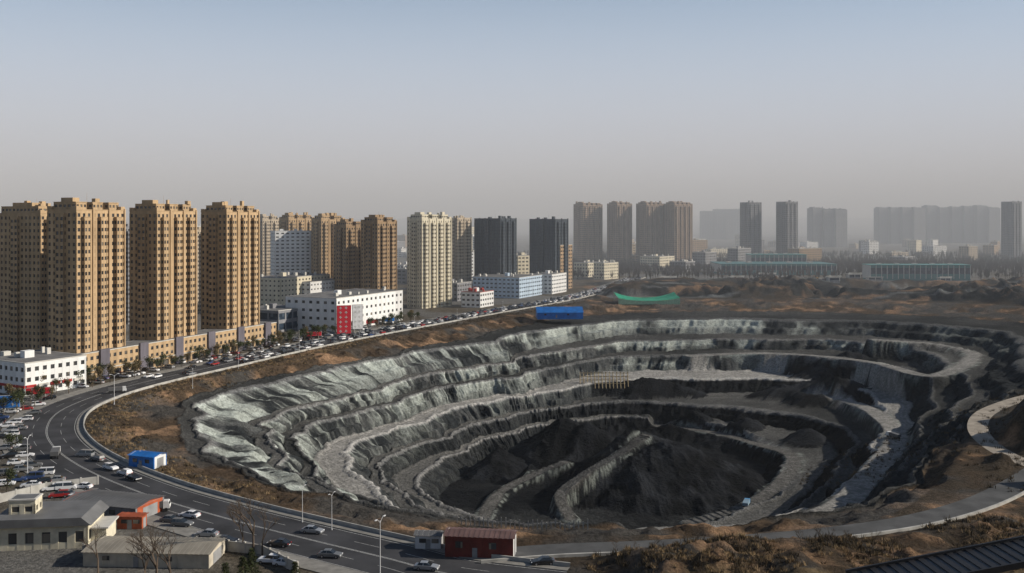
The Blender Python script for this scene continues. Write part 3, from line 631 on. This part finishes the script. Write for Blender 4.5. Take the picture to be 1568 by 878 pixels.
# ------------------------------------------------------------ street furniture
lm=mat('lamp_post_paint',(.6,.6,.6),.4,.05)
mb=MB(); mb.tube((0,0,0),(0,0,.5),.22,.2,0,8); mb.tube((0,0,.5),(0,0,11),.12,.07,0,8)
for s in(-1,1): mb.tube((0,0,10.6),(s*.9,0,11.4),.05,.045,0,5); mb.tube((s*.9,0,11.4),(s*1.4,0,11.5),.045,.04,0,5); mb.box(s*1.6-.4,s*1.6+.4,-.14,.14,11.42,11.56,0)
lamp=mb.mesh('street_lamp',[lm])
for u,v in((582,885),(42,735),(175,620),(463,800),(295,595),(508,812),(365,566),(458,540),(550,520),(635,503),(700,492),(770,478)):
    p=P(u,v); place('street_lamp',lamp,(p[0],p[1],0),rc.uniform(-.4,.6)+1.2, .95 if v in(885,735,620,540) else .68)
mb=MB(); fx0,fy0=P(700,800,-3); fx1,fy1=P(900,812,-3); prev=None
for k in range(30):
    t=k/29; x=fx0+(fx1-fx0)*t; y=fy0+(fy1-fy0)*t+rc.uniform(-.2,.2); z=H(x,y); h=2.0+rc.uniform(-.6,.4)
    mb.box(x-.1,x+.1,y-.1,y+.1,z-.6,z+h,0)
    if prev: mb.tube((prev[0],prev[1],prev[2]+1.3),(x,y,z+1.3),.06,.06,0,4)
    prev=(x,y,z)
mb.obj('retaining_fence',[conc])
mb=MB()
for k in range(14):
    x=39+k*2.1; zb=-3
    mb.box(x-.18,x+.18,-.2,.2,zb,zb+9,0); mb.tube((x,0,zb+8.6),(x,-4,zb),.15,.15,0,4)
for k in range(4): mb.box(38.6,66.8,-.34,-.2,-1+k*2.0,-.6+k*2.0,0)
tz=max(H(45,562),H(60,562))
mb.obj('timber_trestle',[mat('pale_timber',(.42,.33,.2),.9,.2,.8)],(0,562,tz),0)

# ------------------------------------------------------------ vegetation
bark=mat('bark',(.10,.075,.055),.95,.2,2); leaf=mat('foliage_dark',(.05,.06,.025),.9,.5,.5,.1); leafb=mat('foliage_brown',(.13,.10,.05),.9,.5,.5,.1)
def branch(mb,p,d,L,r,dep,rs,tips,m=0):
    q=p+d*L; mb.tube(p,q,r,r*.65,m,4 if dep<2 else 3); 
    if dep==0: tips.append(q); return
    for _ in range(rs.choice([2,3,3])):
        nd=(d+Vector((rs.uniform(-.8,.8),rs.uniform(-.8,.8),rs.uniform(-.1,.6)))).normalized(); branch(mb,q,nd,L*rs.uniform(.6,.82),r*.6,dep-1,rs,tips,m)
    tips.append(q)
def tree_mesh(kind,seed):
    rs=random.Random(seed); mb=MB(); tips=[]
    branch(mb,Vector((0,0,0)),Vector((0,0,1)),2.0,.16,5 if kind=='bare' else 3,rs,tips)
    if kind!='bare':
        for t in tips:
            for _ in range(18):
                c=t+Vector([rs.gauss(0,.42) for _ in range(3)]); a=Vector([rs.uniform(-1,1) for _ in range(3)]).normalized()*.19; b=a.cross(Vector([rs.uniform(-1,1) for _ in range(3)])).normalized()*.14
                mb.poly([tuple(c-a),tuple(c+b),tuple(c+a),tuple(c-b)],1)
    return mb.mesh('tree',[bark,leaf if kind=='green' else leafb])
gt=[tree_mesh('green',k) for k in range(3)]; bt=[tree_mesh('brown',10+k) for k in range(3)]; bare=[tree_mesh('bare',20+k) for k in range(3)]
i=60
while i<len(main_road)-4:
    if 400<main_road[i][1]<640 or (330<main_road[i][1]<400 and rc.random()<.5):
        for o in(12,17,24):
            p=main_road[i]-nn[i]*side*o
            if o==24 and main_road[i][1]>500: continue
            place('street_tree',rc.choice(gt+gt+bt),(p[0]+rc.uniform(-1,1),p[1]+rc.uniform(-1,1),0),rc.uniform(0,6),rc.uniform(.8,1.35))
    i+=rc.choice([2,2,3])
for u,v,s in((388,850,2.0),(372,846,1.5),(402,852,1.5),(240,905,2.0),(262,912,1.7),(222,900,1.6),(150,880,1.4)):
    p=P(u,v); place('bare_tree',rc.choice(bare),(p[0],p[1],H(*p)),rc.uniform(0,6),s)
for k in range(34):
    u=rc.uniform(860,1540); p=P(u,rc.uniform(842,872)); place('bare_shrub',rc.choice(bare),(p[0],p[1],H(*p)-.6),rc.uniform(0,6),rc.uniform(.3,.6))
for u,v in((20,700),(30,625),(10,760),(640,470),(730,462)):
    p=P(u,v); place('street_tree',rc.choice(gt+bt),(p[0],p[1],0),rc.uniform(0,6),1.1)
def pine(seed):
    rs=random.Random(seed); mb=MB(); mb.tube((0,0,0),(0,0,11),.25,.05,0,6)
    for k in range(26):
        z=1.5+k*.37; R_=(11.3-z)*.30+.2
        for j in range(7):
            a=rs.uniform(0,6.28); r=R_*rs.uniform(.7,1.1); e=Vector((math.cos(a)*r,math.sin(a)*r,z-r*.15)); s0=Vector((0,0,z+.2)); mb.tube(s0,e,.04,.015,0,3)
            for t in range(10):
                c=s0.lerp(e,.25+.75*t/9); 
                for q in range(3):
                    d=Vector([rs.uniform(-1,1),rs.uniform(-1,1),rs.uniform(-.2,.8)]).normalized()*.35; w=d.cross(Vector((0,0,1))).normalized()*.05
                    mb.poly([tuple(c-w),tuple(c+d),tuple(c+w)],1)
    return mb.mesh('pine',[bark,leaf])
pn=pine(3)
for u,d,vt in((385,150,840),(372,140,852),(345,146,862),(452,150,860)):
    x=X_at(u,d); z=Z_at(vt,d)-11; g=H(x,d); s=max(.35,(Z_at(vt,d)-g)/11); place('pine_tree',pn,(x,d,g-.1),rc.uniform(0,6),s)
def scrub(name,pts,m_,h0,h1,nb):
    mb=MB()
    for (x,y) in pts:
        z=H(x,y); s=rc.uniform(h0,h1)
        for _ in range(nb):
            a=rc.uniform(0,6.28); r=rc.uniform(0,.8)*s; bx_,by_=x+math.cos(a)*r,y+math.sin(a)*r; w=.05*s+.03
            tx,ty=bx_+rc.gauss(0,.3)*s,by_+rc.gauss(0,.3)*s; a2_=rc.uniform(0,3.14); cx,cy=math.cos(a2_)*w,math.sin(a2_)*w
            mb.poly([(bx_-cx,by_-cy,z-.05),(bx_+cx,by_+cy,z-.05),(tx,ty,z+s*rc.uniform(.4,1))],0)
    return mb.obj(name,[m_])
dry=mat('dry_grass',(.30,.215,.12),.95,.4,.3,.05); dry2=mat('dark_scrub',(.08,.06,.036),.95,.4,.3,.05)
def rnd_r(n,cond,bx0,bx1,by0,by1):
    o=[]
    while len(o)<n:
        x=rc.uniform(bx0,bx1); y=rc.uniform(by0,by1)
        if cond(x,y) and fbm(np.array(x/9),np.array(y/9),2,5)>rc.uniform(.4,.6): o.append((x,y))
    return o
nearR=near_road[::3]
def okR(x,y): return np.min(np.hypot(nearR[:,0]-x,nearR[:,1]-y))>6 and (y<np.interp(x,near_road[:,0],near_road[:,1]))
scrub('dry_scrub',rnd_r(1100,okR,12,125,158,215),dry,.4,1.1,22)
scrub('dark_scrub',rnd_r(900,okR,12,125,158,215),dry2,.5,1.5,24)
def bankpts(n,lo,hi,o0,o1):
    o=[]
    for _ in range(n):
        i=rc.randint(int(lo*len(main_road)),int(hi*len(main_road))-1); q=main_road[i]+nn[i]*side*rc.uniform(o0,o1); o.append((q[0],q[1]))
    return o
scrub('dry_scrub',bankpts(1100,.08,.42,11.5,24),dry,.3,1.1,18)
scrub('dark_scrub',bankpts(1500,.08,.9,11.5,26),dry2,.3,1.3,18)
scrub('hill_grass',[(rc.uniform(-75,-25),rc.uniform(130,160)) for _ in range(900)],dry,.4,1.2,16)
scrub('roadside_scrub',[(rc.uniform(115,215),rc.uniform(230,420)) for _ in range(900)],dry2,.5,1.6,14)
mb=MB(); wm=mat('woodland_twigs',(.075,.055,.042),1,.4,.02,.05)
for _ in range(6800):
    d=rc.uniform(1090,1900) if rc.random()<.6 else rc.uniform(1240,1500); u=rc.uniform(865,1640) if rc.random()<.87 else rc.uniform(640,900); x=X_at(u,d)
    if 1085<d<1130 and 1325<u<1495: continue
    z=H(x,d); h=rc.uniform(7,15); 
    mb.tube((x,d,z),(x,d,z+h*.5),.25,.15,0,3)
    for _k in range(18):
        a=rc.uniform(0,6.28); r=rc.uniform(.2,3); e=(x+math.cos(a)*r,d+math.sin(a)*r,z+h*rc.uniform(.4,1)); w=rc.uniform(.2,.45)
        mb.poly([(x-w,d,z+h*.25),(x+w,d,z+h*.3),e],0)
mb.obj('distant_woodland',[wm])

# ------------------------------------------------------------ haze: thin clear air near, smog over the far city
def haze(y0,y1,z1,dens,seed=0):
    mb=MB(); mb.box(-9000+seed,9000-seed,y0,y1,-60+seed*.1,z1,0)
    hzm=bpy.data.materials.new('haze'); hzm.use_nodes=True; nt=hzm.node_tree; nt.nodes.clear()
    vs=N(nt,'ShaderNodeVolumeScatter'); vs.inputs['Color'].default_value=(.90,.95,1,1); vs.inputs['Density'].default_value=dens; vs.inputs['Anisotropy'].default_value=-0.05
    om=N(nt,'ShaderNodeOutputMaterial'); nt.links.new(vs.outputs[0],om.inputs['Volume'])
    mb.obj('haze',[hzm])
haze(-300,640,300,.00004); haze(640.5,12000,300,.00042,3)

# ------------------------------------------------------------ sky & sun
EL=math.radians(27); AZ=math.radians(90)
w=bpy.data.worlds.new('World'); scene.world=w; w.use_nodes=True; nt=w.node_tree; bg=nt.nodes['Background']
sky=N(nt,'ShaderNodeTexSky'); sky.sky_type='NISHITA'; sky.sun_disc=False; sky.sun_elevation=EL; sky.sun_rotation=AZ; sky.air_density=1.0; sky.dust_density=0.6; sky.ozone_density=2.0
tc=N(nt,'ShaderNodeTexCoord'); sx=N(nt,'ShaderNodeSeparateXYZ'); nt.links.new(tc.outputs['Generated'],sx.inputs[0])
mr=N(nt,'ShaderNodeMapRange'); mr.interpolation_type='SMOOTHSTEP'; mr.inputs[1].default_value=0.08; mr.inputs[2].default_value=.38; mr.inputs[3].default_value=.92; mr.inputs[4].default_value=.0; nt.links.new(sx.outputs['Z'],mr.inputs[0])
dc=N(nt,'ShaderNodeMix',data_type='RGBA'); dc.inputs[6].default_value=(6.5,6.3,6.6,1); dc.inputs[7].default_value=(5.5,6.7,8.4,1)
m2=N(nt,'ShaderNodeMapRange'); m2.inputs[1].default_value=0.02; m2.inputs[2].default_value=.22; nt.links.new(sx.outputs['Z'],m2.inputs[0]); nt.links.new(m2.outputs[0],dc.inputs[0])
dim=N(nt,'ShaderNodeVectorMath',operation='SCALE'); dim.inputs['Scale'].default_value=.75; nt.links.new(sky.outputs[0],dim.inputs[0])
mx=N(nt,'ShaderNodeMix',data_type='RGBA'); nt.links.new(mr.outputs[0],mx.inputs[0]); nt.links.new(dim.outputs[0],mx.inputs[6]); nt.links.new(dc.outputs[2],mx.inputs[7])
nt.links.new(mx.outputs[2],bg.inputs[0]); bg.inputs[1].default_value=.10
S=Vector((math.sin(AZ)*math.cos(EL),math.cos(AZ)*math.cos(EL),math.sin(EL)))
sl=bpy.data.lights.new('sun','SUN'); sl.energy=5.0; sl.angle=math.radians(.5); sl.color=(1,.92,.80)
so=bpy.data.objects.new('sun',sl); so.rotation_euler=(-S).to_track_quat('-Z','Y').to_euler(); scene.collection.objects.link(so)
cam=bpy.data.cameras.new('camera'); cam.sensor_width=36; cam.lens=36*F/1568; cam.shift_y=-(439-HV)/1568; cam.clip_end=40000; cam.clip_start=.5
co=bpy.data.objects.new('camera',cam); co.location=(0,0,CAMH); co.rotation_euler=(math.radians(90),0,0); scene.collection.objects.link(co); scene.camera=co
scene.view_settings.view_transform='Standard'; scene.view_settings.look='None'; scene.view_settings.exposure=0
